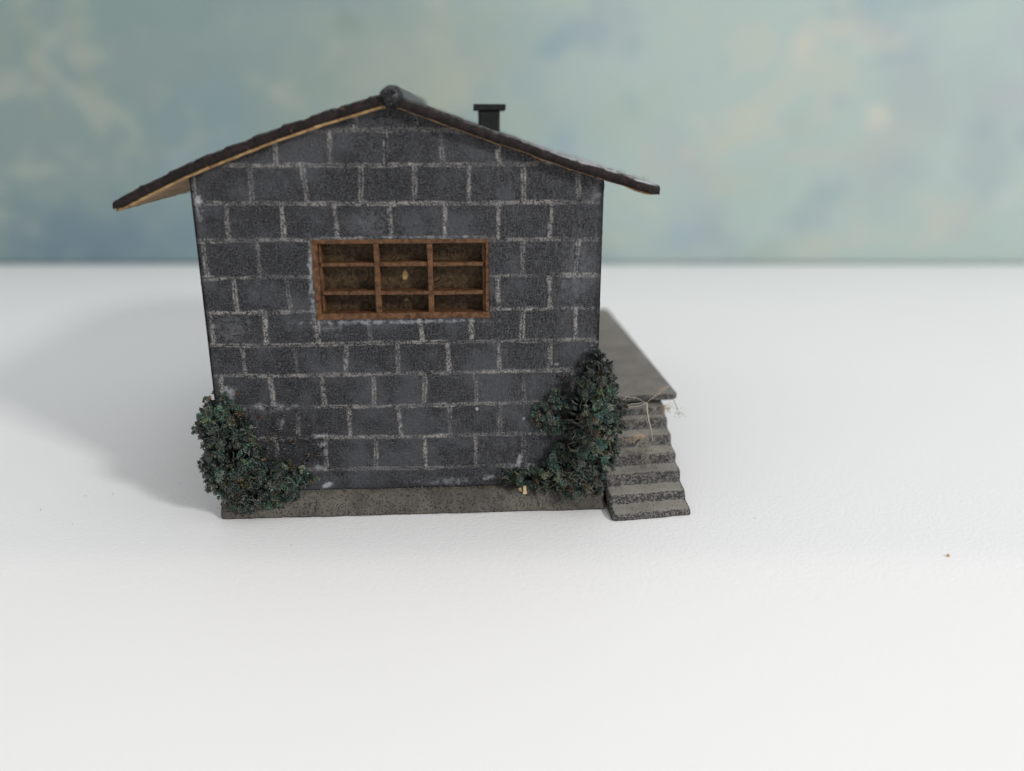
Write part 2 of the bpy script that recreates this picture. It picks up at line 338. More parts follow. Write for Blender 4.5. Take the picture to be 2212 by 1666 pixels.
def build_wall():
    V = []; F = []; A = []
    st = .017
    xs = np.arange(0, 7.69, st); zs = np.arange(ZB-.1, 8.0, st); xs[-1] = 7.69
    for val in (WX0, WX1): xs[np.argmin(abs(xs-val))] = val
    for val in (WZ0, WZ1): zs[np.argmin(abs(zs-val))] = val
    xs[np.argmin(abs(xs-3.67))] = 3.67
    nx, nz = len(xs), len(zs)
    for z in zs:
        for x in xs:
            zz = min(z, top_z(x))
            m = mortar(x, zz, None, 0)
            p = patch(PALE, x, zz, 60); d = patch(DARK, x, zz, 70)
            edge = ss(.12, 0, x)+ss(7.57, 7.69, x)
            inwin = WX0-1e-6 <= x <= WX1+1e-6 and WZ0-1e-6 <= zz <= WZ1+1e-6
            dy = -.010*m + .010*n3(x*6, zz*6, 4)+.02*n3(x*.8, zz*.8, 2) + .035*edge*edge + .008*n3(x*20, zz*20, 9)
            dx = 0
            if x < .05: dx = .018*n3(zz*3, 1.2, 8)+.012*n3(zz*11, 5.5, 8) + .02
            if x > 7.66: dx = .014*n3(zz*2.5, 9.2, 8)+.012*n3(zz*9, 7.5, 8)
            # the window opening is cut a little crooked
            if inwin: dy = 0
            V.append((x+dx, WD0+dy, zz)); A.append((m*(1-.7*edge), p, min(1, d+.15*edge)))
    for j in range(nz-1):
        for i in range(nx-1):
            a, b, c, d = j*nx+i, j*nx+i+1, (j+1)*nx+i+1, (j+1)*nx+i
            if V[c][2]-V[b][2] < 1e-6 and V[d][2]-V[a][2] < 1e-6: continue
            if WX0-1e-6 <= xs[i] and xs[i+1] <= WX1+1e-6 and WZ0-1e-6 <= zs[j] and zs[j+1] <= WZ1+1e-6: continue
            F.append((a, b, c, d))
    # side walls and back wall, coarser grids
    def side(P0, P1, top, seed, st=.045, flip=False):
        P0 = np.array(P0); P1 = np.array(P1); L = np.linalg.norm(P1-P0); base = len(V)
        us = np.linspace(0, L, int(L/st)); zz_ = np.arange(ZB-.1, 8.0, st); n = len(us)
        jj = lambda row: [(.15 if row % 2 == 0 else .65)+1.013*k for k in range(12)]
        for z in zz_:
            for u in us:
                q = P0+(P1-P0)*u/L; z2 = min(z, top(q[0], q[1])); m = mortar(u, z2, jj, seed)
                V.append((q[0], q[1], z2)); A.append((m, 0, 0))
        for j in range(len(zz_)-1):
            for i in range(n-1):
                a, b, c, d = base+j*n+i, base+j*n+i+1, base+(j+1)*n+i+1, base+(j+1)*n+i
                if V[c][2]-V[b][2] < 1e-6 and V[d][2]-V[a][2] < 1e-6: continue
                F.append((a, b, c, d) if not flip else (a, d, c, b))
    up = lambda y: .014*(y-.3)
    side((0.02, WD1), (0.02, WD0+.01), lambda x, y: top_z(0)+up(y), 100)
    side((7.69, WD0+.01), (7.69, WD1), lambda x, y: top_z(7.69)+up(y), 200)
    side((7.69, WD1), (0.02, WD1), lambda x, y: top_z(x)+up(y), 300)
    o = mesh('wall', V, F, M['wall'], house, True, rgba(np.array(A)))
    return o
build_wall()

# window reveal, frame, bars, pane
def jbox(mb, x0, x1, y0, y1, z0, z1, seed, n=14):
    """slightly hand-cut stick: a box with wavy long edges"""
    lx, lz = x1-x0, z1-z0; ax = 0 if lx > lz else 2
    L = max(lx, lz); rings = []
    for k in range(n+1):
        t = k/n; w1, w2, w3, w4 = [.012*n3(t*L*1.7, seed, q) + .006*n3(t*L*6, seed, q+9) for q in (1.3, 2.7, 4.1, 6.3)]
        if ax == 0:
            x = x0+lx*t; rings.append([(x, y0+w1, z0+w2), (x, y1, z0+w2), (x, y1, z1+w3), (x, y0+w4, z1+w3)])
        else:
            z = z0+lz*t; rings.append([(x0+w1, y0+w2, z), (x1+w3, y0+w4, z), (x1+w3, y1, z), (x0+w1, y1, z)])
    v = [p for r in rings for p in r]; f = []
    for k in range(n):
        for q in range(4):
            f.append((4*k+q, 4*k+(q+1) % 4, 4*k+4+(q+1) % 4, 4*k+4+q))
    f += [(3, 2, 1, 0), (4*n, 4*n+1, 4*n+2, 4*n+3)]
    mb.add(v, f)
win = None
mb = MB()
Y0, Y1 = WD0-.01, WD0+.42
jbox(mb, WX0-.01, WX1+.01, Y0+.01, Y1, WZ1-.085, WZ1+.01, 3)
jbox(mb, WX0-.01, WX1+.01, Y0, Y1, WZ0-.01, WZ0+.115, 5)
jbox(mb, WX0-.012, WX0+.10, Y0+.004, Y1+.003, WZ0-.012, WZ1+.012, 7)
jbox(mb, WX1-.075, WX1+.012, Y0+.03, Y1+.003, WZ0-.012, WZ1+.012, 9)
jbox(mb, WX0+.10, WX0+.155, Y0+.10, Y1+.002, WZ0+.06, WZ1-.06, 11)
jbox(mb, WX1-.13, WX1-.075, Y0+.10, Y1+.002, WZ0+.06, WZ1-.06, 12)
win = bevel(mb.build('window', M['wood'], house), .012, 1)
tag(win, 'orange brown wooden window frame set into the block wall')
for x in (3.35, 4.37):
    mb = MB(); jbox(mb, x-.052, x+.052, Y0+.035, Y1-.06, WZ0+.10, WZ1-.07, x); bevel(mb.build('mullion', M['wood'], win), .012, 1)
for z in (5.135, 4.575):
    mb = MB()
    for a, b in ((WX0+.14, 3.30), (3.40, 4.32), (4.42, WX1-.12)):
        zz = z+random.Random(a*z).uniform(-.012, .012)
        jbox(mb, a, b, Y0+.055, Y1-.03, zz-.04, zz+.035, a+z)
    bevel(mb.build('muntin', M['wood'], win), .01, 1)
V = []; A = []; F = []
gx = np.linspace(WX0+.02, WX1-.02, 170); gz = np.linspace(WZ0+.02, WZ1-.02, 80)
for z in gz:
    for x in gx:
        d = math.hypot((x-3.86)/.055, (z-4.865)/.085)+.4*n3(x*12, z*12, 3); d2 = math.hypot((x-3.87)/.03, (z-4.38)/.03)
        V.append((x, Y1-.05+.01*n3(x*3, z*3), z)); a = max(ss(1.15, .8, d), .5*ss(1.3, .7, d2)); A.append((a, a, a))
n = len(gx); F = [(j*n+i, j*n+i+1, (j+1)*n+i+1, (j+1)*n+i) for j in range(len(gz)-1) for i in range(n-1)]
mesh('pane', V, F, M['pane'], win, True, rgba(np.array(A)))

# base slab: rounded, rough plaster with cracks
def build_base():
    prof = [(.00, .0), (-.03, .05), (-.01, .12), (.03, .20), (.07, .28), (.11, .35), (.15, .40), (.21, .435), (.36, .47)]
    xs = np.arange(-.02, 7.9, .025); V = []; F = []
    for x in xs:
        x2 = x
        e = ss(.14, 0, x+.02)+ss(7.74, 7.88, x)
        for k, (y, z) in enumerate(prof):
            ny = .04*n3(x*1.3, k*.3, 1)+.03*n3(x*4.5, k*.6, 2)+.022*n3(x*13, k*.8, 4)
            lump = .05*max(0, n3(x*1.1+5, k*.5, 8))
            lift = .0 if k > 0 else .03*max(0, n3(x*.9, 1, 3))+.03*max(0, n3(x*5, 6, 3))
            y3 = y+ny*(.4+.6*(k > 0))-lump*.5+.12*e*e*(k/8+.3)
            z3 = z*(1-.05*e)+(ny*.9+lump*.6 if 1 < k else 0)*(k < 8)+lift
            x3 = x2+(.05*n3(k*.9, 3, x*.2) if x < .1 or x > 7.8 else 0)
            ck = ss(.035, .0, abs(z3-.16-.09*n3(x*1.2, 4, 4)-.03*n3(x*5, 1, 1)))*(n3(x*1.1, 9, 9) > -.05)+ss(.03, 0, abs(x-6.4-.25*(.4-z3)-.05*n3(z3*9, 2, 2)))*(z3 > .1)
            V.append((x3, y3+.035*ck, max(z3, .0)))
        V.append((x2, WD1+.3, .47)); V.append((x2, WD1+.3, 0))
    n = len(prof)+2
    for i in range(len(xs)-1):
        for k in range(n-1): F.append((i*n+k, (i+1)*n+k, (i+1)*n+k+1, i*n+k+1))
    F.append(tuple(range(n))); F.append(tuple((len(xs)-1)*n+k for k in range(n))[::-1])
    o = mesh('base', V, F, M['base'], house, False)
    # plaster lump at the front left corner
    rnd = random.Random(4); mb = MB()
    for k in range(26):
        chunk(mb, (rnd.uniform(-.0, .22), rnd.uniform(.03, .35), rnd.uniform(.06, .36)), rnd.uniform(.04, .07), rnd, None)
    return o, mb

ICO = None
def ico():
    global ICO
    if ICO is None:
        import bmesh
        bm = bmesh.new(); bmesh.ops.create_icosphere(bm, subdivisions=1, radius=1)
        bm.verts.ensure_lookup_table(); ICO = ([tuple(v.co) for v in bm.verts], [tuple(v.index for v in f.verts) for f in bm.faces]); bm.free()
    return ICO
def chunk(mb, p, r, rnd, c, flat=1.0, rough=.38):
    v, f = ico()
    R = Matrix.Rotation(rnd.uniform(0, 6.28), 3, 'X') @ Matrix.Rotation(rnd.uniform(0, 6.28), 3, 'Y') @ Matrix.Rotation(rnd.uniform(0, 6.28), 3, 'Z')
    sc = Vector((rnd.uniform(.6, 1.5), rnd.uniform(.5, 1.1), rnd.uniform(.3, .8)))
    out = []; cs = []
    for q in v:
        k = 1+rnd.uniform(-rough, rough)
        w_ = R @ Vector((q[0]*sc.x*k, q[1]*sc.y*k, q[2]*sc.z*k))*r
        out.append((p[0]+w_.x, p[1]+w_.y*flat, p[2]+w_.z))
        if c is not None:
            b = rnd.uniform(.7, 1.3); cs.append((c[0]*b, c[1]*b, c[2]*b))
    mb.add(out, f, cs if c is not None else None)
o, lump = build_base()
_r = random.Random(77)
for _ in range(150):
    _x = _r.uniform(1.9, 6.9); chunk(lump, (_x, .29-abs(_r.gauss(0, .03)), .455+_r.uniform(-.01, .03)), _r.uniform(.010, .030), _r, None)
for _ in range(60):
    _x = _r.uniform(.3, 7.7); _k = _r.random(); chunk(lump, (_x, .02+.12*_k, .10+.30*_k), _r.uniform(.012, .035), _r, None, flat=.6)
lump.build('plaster_lump', M['base'], house)

# roof: two warped panels, each with a bare tan board below
ROOF_Y0, ROOF_Y1 = .08, 11.0
def interp(P, x):
    xs, zs = zip(*P); return float(np.interp(x, xs, zs))
def roof_panel(P, x0, x1, seed, side):
    nu, nv = 150, 120; V = []; F = []; Bv = []
    th = .185
    for j in range(nv+1):
        y = ROOF_Y0+(ROOF_Y1-ROOF_Y0)*j/nv; fr = ss(1.2, 0, y-ROOF_Y0)
        for i in range(nu+1):
            x = x0+(x1-x0)*i/nu
            # rounded front corner at the eave
            e = (x-x0) if side < 0 else (x1-x)
            yo = .10*ss(.25, 0, e)*ss(.6, 0, y-ROOF_Y0) + .03*n3(x*2, y*.3, seed)*fr
            t = (e*1.9) % 1.0                                   # overlapping courses
            hgt = .022*(1-t) + .02*n3(x*3, y*3, seed)+.014*n3(x*9, y*9, seed+2)
            warp = .016*(y-ROOF_Y0)
            z = interp(P, x)+hgt+warp
            edge = ss(.09, 0, y-ROOF_Y0)
            thk = th*(1-.35*ss(.25, 0, e) if side < 0 else 1-.2*ss(.2, 0, e))
            V.append((x, y+yo+.04*edge*0, z-.04*edge)); Bv.append((x+.012*n3(y*3, x), y+yo+.012+.02*n3(x*5, 1, seed), interp(P, x)+warp-thk+.012*n3(x*3, y*2, seed+5)))
    n = nu+1; off = len(V); top = V+Bv
    for j in range(nv):
        for i in range(nu):
            F.append((j*n+i, j*n+i+1, (j+1)*n+i+1, (j+1)*n+i)); F.append((off+j*n+i, off+(j+1)*n+i, off+(j+1)*n+i+1, off+j*n+i+1))
    for i in range(nu): F.append((off+i, off+i+1, i+1, i)); k = nv*n; F.append((k+i, k+i+1, off+k+i+1, off+k+i))
    for j in range(nv):
        F.append((j*n, (j+1)*n, off+(j+1)*n, off+j*n)); k = nu; F.append((j*n+k, off+j*n+k, off+(j+1)*n+k, (j+1)*n+k))
    o = mesh('roof_panel', top, F, M['roof'], house, True)
    # thin board under it, ragged at the front
    B2 = []; 
    for j in range(nv+1):
        for i in range(nu+1):
            x, y, z = Bv[j*n+i]
            x_ = min(max(x, x0+.05), x1-.03) if side < 0 else min(max(x, x0+.01), x1-.06)
            y_ = y + ((.015 if side < 0 else .035)+.02*n3(x*4, 7, seed)+.02*n3(x*13, 3, seed) if j == 0 else 0)
            B2.append((x_, y_, z+.004))
    lo = []
    for k, (x, y, z) in enumerate(B2):
        rag = .05+.014*n3(x*6, y*6, seed) if side < 0 else .012+.045*max(0, n3(x*2.7, y*4, seed)+.3*n3(x*11, y, seed))
        lo.append((x, y+.006, z-max(.01, rag)))
    F2 = []
    for j in range(nv):
        for i in range(nu):
            F2.append((off+j*n+i, off+(j+1)*n+i, off+(j+1)*n+i+1, off+j*n+i+1)); F2.append((j*n+i, j*n+i+1, (j+1)*n+i+1, (j+1)*n+i))
    for i in range(nu): F2.append((off+i, off+i+1, i+1, i)); k = nv*n; F2.append((k+i, k+i+1, off+k+i+1, off+k+i))
    for j in range(nv):
        F2.append((j*n, (j+1)*n, off+(j+1)*n, off+j*n)); k = nu; F2.append((j*n+k, off+j*n+k, off+(j+1)*n+k, (j+1)*n+k))
    mesh('soffit_board', B2+lo, F2, M['soffit'], o, True)
    return o
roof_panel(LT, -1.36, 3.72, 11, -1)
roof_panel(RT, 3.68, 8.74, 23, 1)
# ridge cap: a rounded glossy roll with a lumpy end
V = []; F = []; nv = 90; nk = 20
for j in range(nv+1):
    y = .0+(ROOF_Y1+.05)*(j/nv)**1.6
    for k in range(nk):
        a = 2*math.pi*k/nk
        r = .205+.02*n3(math.cos(a)*2, y*1.2, math.sin(a)*2)+.02*n3(math.cos(a)*5, y*4, math.sin(a)*5)
        r *= .62+.38*ss(-.02, .14, y)
        V.append((3.78+r*math.cos(a)*1.02, y-.02, 8.155+.016*y+r*math.sin(a)))
for j in range(nv):
    for k in range(nk): F.append((j*nk+k, j*nk+(k+1) % nk, (j+1)*nk+(k+1) % nk, (j+1)*nk+k))
F += [tuple(range(nk))[::-1], tuple(nv*nk+k for k in range(nk))]
rc = mesh('ridge_cap', V, F, M['ridge'], house, True)
mb = MB(); rr = random.Random(8)
for k in range(9): chunk(mb, (3.76+rr.uniform(-.08, .10), -.02+rr.uniform(0, .05), 8.13+rr.uniform(-.12, .12)), rr.uniform(.04, .075), rr, None, rough=.2)
mb.build('glue_lump', M['ridge'], house, True)
# chimney
mb = MB(); n = 20; V = []; F = []
for (z, r) in ((7.35, .245), (7.75, .245), (8.05, .25)):
    for k in range(4): V.append((5.665+r*(-1, 1, 1, -1)[k]*1.0, 4.62+r*(-1, -1, 1, 1)[k], z))
for j in range(2):
    for k in range(4): F.append((4*j+k, 4*j+(k+1) % 4, 4*j+4+(k+1) % 4, 4*j+4+k))
F += [(3, 2, 1, 0), (8, 9, 10, 11)]
ch = bevel(mesh('chimney', V, F, M['black'], house), .04, 3)
mb = MB(); mb.box(5.31, 6.04, 4.30, 4.95, 8.03, 8.17, .008); bevel(mb.build('chimney_cap', M['black'], ch), .02, 2)

# stair and landing on the right
SP = [(-.37, .0), (-.38, .09), (-.31, .14), (-.1, .155), (.09, .155), (.10, .22), (.12, .31), (.20, .345), (.55, .375), (.555, .46), (.575, .575), (.66, .61), (1.0, .61), (1.01, .70), (1.03, .80), (1.12, .835), (1.46, .865), (1.47, .95), (1.50, 1.055), (1.58, 1.08), (1.90, 1.095), (1.91, 1.19), (1.94, 1.30), (2.0, 1.325), (2.16, 1.335), (2.17, 1.42), (2.20, 1.475), (2.28, 1.49), (2.62, 1.53), (2.66, 1.66)]
def smooth_profile(P, it=1):
    for _ in range(it):
        Q = [P[0]]
        for a, b in zip(P[:-1], P[1:]):
            Q.append((a[0]*.75+b[0]*.25, a[1]*.75+b[1]*.25)); Q.append((a[0]*.25+b[0]*.75, a[1]*.25+b[1]*.75))
        Q.append(P[-1]); P = Q
    return P
def build_stair():
    prof = smooth_profile(SP); xs = np.linspace(7.93, 9.61, 70); V = []; F = []; m = len(prof)+1
    for x in xs:
        t = (x-9.61)
        for k, (y, z) in enumerate(prof):
            ex = ss(8.0, 7.93, x)*.05+ss(9.55, 9.61, x)*.03
            V.append((x-.05*(y < .2)*0+.012*n3(y*3, z*3, 3)*(x < 7.94 or x > 9.6) - .03*y*(9.61-x)/1.68, y+t*.125+.016*n3(x*2.2, y*2, 1)+.01*n3(x*9, y*7, 2)+ex, max(0, z-ex+.012*n3(x*3, z*4, 6)+.007*n3(x*11, y*9, 6)+(.018*(x-8.9) if k < 3 and x > 8.9 else 0))))
        V.append((x, 2.66+t*.125, 0))
    for i in range(len(xs)-1):
        for k in range(m): F.append((i*m+k, (i+1)*m+k, (i+1)*m+(k+1) % m, i*m+(k+1) % m))
    F += [tuple(range(m)), tuple((len(xs)-1)*m+k for k in range(m))[::-1]]
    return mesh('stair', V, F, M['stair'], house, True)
st = build_stair()
st.data.polygons.foreach_set('use_smooth', [len(p.vertices) == 4 for p in st.data.polygons])
def build_landing():
    ys = [2.30+i*.06 for i in range(160)]; V = []; F = []
    sec = [(0, -.13), (.0, -.10), (.0, -.03), (.0, .0)]
    # slab as outline rings: top sheet plus rounded rim
    x0, x1, z1, y1 = 7.70, 9.93, 1.77, 11.85
    def ring(inset, z):
        r = []; R = .16-inset
        X0, X1, Y1 = x0, x1-inset, y1-inset
        fy = lambda x: 2.30+inset+(x-9.93)*.09
        r.append((X0, fy(X0), z))
        for k in range(24): x = X0+(X1-R-X0)*(k+1)/24; r.append((x, fy(x)+.012*n3(x*4, 2, 2), z))
        for k in range(1, 7):
            a = -math.pi/2+math.pi/2*k/6; r.append((X1-R+R*math.cos(a), fy(X1)+R+R*math.sin(a), z))
        for k in range(1, 60): y = fy(X1)+R+(Y1-R-fy(X1)-R)*k/60; r.append((X1+.012*n3(y*2, 4, 4), y, z))
        for k in range(0, 7):
            a = math.pi/2*k/6; r.append((X1-R+R*math.cos(a), Y1-R+R*math.sin(a), z))
        r.append((X0, Y1, z)); return r
    rings = [ring(.03, z1-.15), ring(0.005, z1-.125), ring(0, z1-.06), ring(.008, z1-.025), ring(.03, z1-.006), ring(.06, z1)]
    m = len(rings[0]); V = [p for r in rings for p in r]
    for j in range(len(rings)-1):
        for k in range(m): F.append((j*m+k, j*m+(k+1) % m, (j+1)*m+(k+1) % m, (j+1)*m+k))
    F += [tuple(range(m))[::-1], tuple((len(rings)-1)*m+k for k in range(m))]
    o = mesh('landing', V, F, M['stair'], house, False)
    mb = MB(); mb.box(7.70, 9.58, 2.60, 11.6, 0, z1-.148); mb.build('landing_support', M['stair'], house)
build_landing()

# ------------------------------------------------------------------ shrubs of crumpled green foam
def in_poly(P, x, z):
    c = False; j = len(P)-1
    for i in range(len(P)):
        if (P[i][1] > z) != (P[j][1] > z) and x < (P[j][0]-P[i][0])*(z-P[i][1])/(P[j][1]-P[i][1])+P[i][0]: c = not c
        j = i
    return c
def edge_d(P, x, z):
    best = 9
    for i in range(len(P)):
        a, b = P[i-1], P[i]; dx, dz = b[0]-a[0], b[1]-a[1]; t = max(0, min(1, ((x-a[0])*dx+(z-a[1])*dz)/(dx*dx+dz*dz)))
        best = min(best, math.hypot(x-a[0]-t*dx, z-a[1]-t*dz))
    return best
GREEN = [(.024, .055, .038), (.036, .076, .052), (.066, .100, .070), (.010, .026, .020), (.065, .080, .052), (.006, .010, .008), (.018, .048, .038), (.055, .065, .032), (.070, .080, .068)]
OR = [(.13, .06, .025), (.07, .035, .018), (.13, .09, .04), (.045, .03, .02)]
def chip(mb, p, r, d, rnd, c):
    """small ragged crumb of foam, stretched along d"""
    a = Vector((rnd.gauss(0, 1), rnd.gauss(0, 1), rnd.gauss(0, 1))); b = d.cross(a).normalized(); a = b.cross(d)
    L = r*rnd.uniform(1.0, 2.2); w1 = r*rnd.uniform(.5, 1.0); w2 = r*rnd.uniform(.3, .8)
    j = lambda: Vector([rnd.uniform(-.3, .3)*r for _ in range(3)])
    P = Vector(p); v = [P+d*L+j(), P-d*L+j(), P+a*w1+j(), P-a*w1+j(), P+b*w2+j(), P-b*w2+j()]
    cs = [tuple(k*rnd.uniform(.6, 1.4) for k in c) for _ in v]
    mb.add(v, [(0, 2, 4), (0, 4, 3), (0, 3, 5), (0, 5, 2), (1, 4, 2), (1, 3, 4), (1, 5, 3), (1, 2, 5)], cs)
def foliage(mb, P, count, rnd, ymax=.30, thick=.62, holes=(), orange=.07, wrap=None, R=(.045, .11), lean=(0, 1)):
    """clumps of fine crumbs round darker cores; count = number of clumps"""
    xs = [p[0] for p in P]; zs = [p[1] for p in P]; k = 0; sd = rnd.random()*50
    while k < count:
        x = rnd.uniform(min(xs)-.05, max(xs)+.05); z = rnd.uniform(min(zs)-.05, max(zs)+.05)
        e = edge_d(P, x, z); ins = in_poly(P, x, z)
        lim = .07*n3(x*4, z*4, sd)+.04*n3(x*11, z*11, sd)
        if not (e > -lim+.03 if ins else e < lim-.03): continue
        if any(math.hypot((x-hx)/rx, (z-hz)/rz) < 1+.3*n3(x*8, z*8, 2) for hx, hz, rx, rz in holes) and rnd.random() < .95: continue
        e = e if ins else 0
        prof = min(1, e/.40)**.6
        cl = n3(x*2.3, z*2.3, sd+3)+.6*n3(x*5, z*5, sd+7)
        t = thick*(.2+.8*prof)*(.75+.7*cl)
        u = rnd.random()**.45
        y = ymax-t*u
        if wrap == 'L' and x < .05: y = ymax-.1+rnd.uniform(-.55, .55)*(.35+.65*prof)
        if wrap == 'R' and x > 7.65: y = ymax+rnd.uniform(-.75, .25)*(.35+.65*prof)
        tone = 1.0*n3(x*1.5+9, z*1.5, sd+11)+.6*n3(x*4, z*4, sd+31)
        c = rnd.choice(GREEN); g = max(.18, 1.12+1.9*tone+rnd.uniform(-.3, .35))
        on = n3(x*3.3, z*3.3, sd+21)
        if rnd.random() < orange*(.1+5*max(0, on)): c = rnd.choice(OR); g = rnd.uniform(.5, 1.2)
        elif rnd.random() < .07: c = (.11, .12, .10)
        c = (c[0]*g, c[1]*g, c[2]*g)
        rr = rnd.uniform(*R)*(.6+.4*prof)
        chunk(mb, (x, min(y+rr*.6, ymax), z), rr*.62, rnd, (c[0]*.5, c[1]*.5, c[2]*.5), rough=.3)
        D = Vector((lean[0]+rnd.gauss(0, .7), rnd.gauss(0, .5), lean[1]+rnd.gauss(0, .7))).normalized()
        n = int(16+420*rr)
        for q in range(n):
            o = Vector((rnd.gauss(0, 1), rnd.gauss(0, 1), rnd.gauss(0, 1))).normalized()*rr*rnd.uniform(.35, 1.1)
            d = (D+Vector((rnd.gauss(0, .55), rnd.gauss(0, .55), rnd.gauss(0, .55)))).normalized()
            cc = c if rnd.random() > .10 else rnd.choice(GREEN)
            if rnd.random() < .012: cc = rnd.choice(OR)
            chip(mb, (x+o.x, min(y+o.y, ymax+.02) if not wrap else y+o.y, z+o.z), rnd.uniform(.008, .021), d, rnd, cc)
        k += 1
    return mb
def flecks(mb, P, count, rnd, ymin=.2, ymax=.31):
    xs = [p[0] for p in P]; zs = [p[1] for p in P]; k = 0
    while k < count:
        x = rnd.uniform(min(xs), max(xs)); z = rnd.uniform(min(zs), max(zs))
        if not in_poly(P, x, z): continue
        if n3(x*4, z*4, 77) < -.12+rnd.uniform(-.15, .15): continue
        c = rnd.choice([(.012, .012, .013), (.02, .017, .015), (.035, .025, .02), (.02, .035, .03), (.03, .03, .034), (.04, .04, .048), (.03, .03, .035), (.07, .035, .018)])
        a = rnd.uniform(-.2, .9); L = rnd.uniform(.02, .08); y = rnd.uniform(ymin, ymax)
        mb.tube([(x-L*math.cos(a), y+.02, z-L*math.sin(a)), (x, y-rnd.uniform(0, .03), z+rnd.uniform(-.01, .01)), (x+L*math.cos(a), y+.01, z+L*math.sin(a))], [.004, rnd.uniform(.006, .017), .004], 5, c)
        k += 1
def wisps(mb, P, count, rnd, ymax, thick):
    xs = [p[0] for p in P]; zs = [p[1] for p in P]; k = 0
    while k < count:
        x = rnd.uniform(min(xs), max(xs)); z = rnd.uniform(min(zs), max(zs))
        if not in_poly(P, x, z) or x < .1 or edge_d(P, x, z) < .1: continue
        p = Vector((x, ymax-thick*rnd.uniform(.6, 1.05), z)); pts = [p.copy()]
        d = Vector((rnd.gauss(0, 1), rnd.gauss(0, .5), rnd.gauss(0, 1))).normalized()
        for _ in range(5): d = (d+Vector((rnd.gauss(0, .35), rnd.gauss(0, .3), rnd.gauss(0, .35)))).normalized(); p = p+d*.035; pts.append(p.copy())
        g = rnd.uniform(.5, 1.1); mb.tube(pts, .0035, 4, rnd.choice([(.16*g, .19*g, .15*g), (.10*g, .14*g, .11*g), (.20*g, .15*g, .09*g)])); k += 1
LP = [(-.09, 2.52), (-.36, 2.15), (-.42, 2.05), (-.27, 1.66), (-.22, 1.45), (-.38, 1.26), (-.30, 1.05), (-.36, .88), (-.2, .62), (.02, .34), (.3, .20), (.6, .14), (1.0, .18), (1.53, .40), (2.00, .76), (1.75, 1.04), (1.31, 1.18), (.95, 1.33), (.75, 1.7), (.66, 2.1), (.6, 2.35), (.40, 2.62), (.15, 2.60)]
RP = [(7.36, 3.20), (7.50, 3.42), (7.64, 3.50), (7.92, 3.22), (8.05, 2.80), (8.12, 2.55), (8.31, 2.2), (8.28, 1.85), (8.10, 1.60), (8.20, 1.25), (8.05, .95), (7.85, .70), (7.80, .30), (7.3, .26), (6.75, .34), (6.35, .45), (5.83, .61), (5.73, .78), (6.16, .92), (6.65, 1.04), (6.80, 1.33), (7.02, 1.72), (7.05, 2.28), (7.17, 2.76)]
RL = [(6.8, 2.66), (7.0, 2.57), (7.08, 2.08), (7.15, 1.80), (6.82, 1.60), (6.53, 1.66), (6.34, 2.0), (6.43, 2.29), (6.62, 2.48)]
def shrub(base, label, fn):
    root = empty('shrub', H2W(*base), AX); tag(root, label, 'shrub', 'green foam shrubs at the house corners')
    mb = MB(); fn(mb); mb.build('foliage', M['leaf'], root, False, off=base)
    return root
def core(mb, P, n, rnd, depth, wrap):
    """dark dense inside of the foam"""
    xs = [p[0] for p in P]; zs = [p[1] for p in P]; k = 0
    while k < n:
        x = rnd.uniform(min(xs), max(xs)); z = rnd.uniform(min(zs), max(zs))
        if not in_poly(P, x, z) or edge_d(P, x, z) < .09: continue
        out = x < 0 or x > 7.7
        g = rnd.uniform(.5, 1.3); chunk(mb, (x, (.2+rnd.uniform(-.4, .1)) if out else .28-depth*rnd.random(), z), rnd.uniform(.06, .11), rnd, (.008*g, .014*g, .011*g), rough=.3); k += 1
def left_fn(mb):
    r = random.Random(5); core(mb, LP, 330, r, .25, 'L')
    foliage(mb, LP, 560, r, .30, .60, holes=[(.32, 1.45, .12, .3), (.1, .75, .12, .12), (-.1, 1.75, .06, .1), (1.0, .95, .12, .06)], wrap='L', orange=.16, lean=(.8, .5))
    foliage(mb, [(.1, 2.45), (-.25, 2.3), (-.40, 2.0), (-.22, 1.7), (-.22, 1.4), (-.36, 1.2), (-.28, .95), (-.3, .8), (-.1, .6), (.1, .5)], 150, r, .30, .5, wrap='L', orange=.12, lean=(.6, .6))
    foliage(mb, [(.05, .5), (.1, .2), (.6, .10), (1.2, .16), (1.75, .45), (1.2, .6)], 60, r, .12, .42, orange=.12, lean=(.9, .4))
    foliage(mb, [(.5, 1.9), (.72, 1.8), (.85, 1.5), (.7, 1.35), (.55, 1.5)], 9, r, .30, .35, orange=3, R=(.03, .06))
    foliage(mb, [(-.2, 2.55), (.0, 2.66), (.1, 2.56), (-.05, 2.46), (-.25, 2.4)], 6, r, .30, .3, orange=2, wrap='L', R=(.03, .06))
    foliage(mb, [(.45, 2.62), (.58, 2.78), (.62, 2.5), (.5, 2.45)], 3, r, .30, .1, orange=2, R=(.025, .045))
    flecks(mb, [(.6, 2.3), (1.0, 2.4), (1.7, 2.25), (2.1, 1.75), (2.15, 1.2), (1.6, 1.05), (.8, 1.3)], 240, r, .25, .305)
    wisps(mb, LP, 160, r, .30, .55)
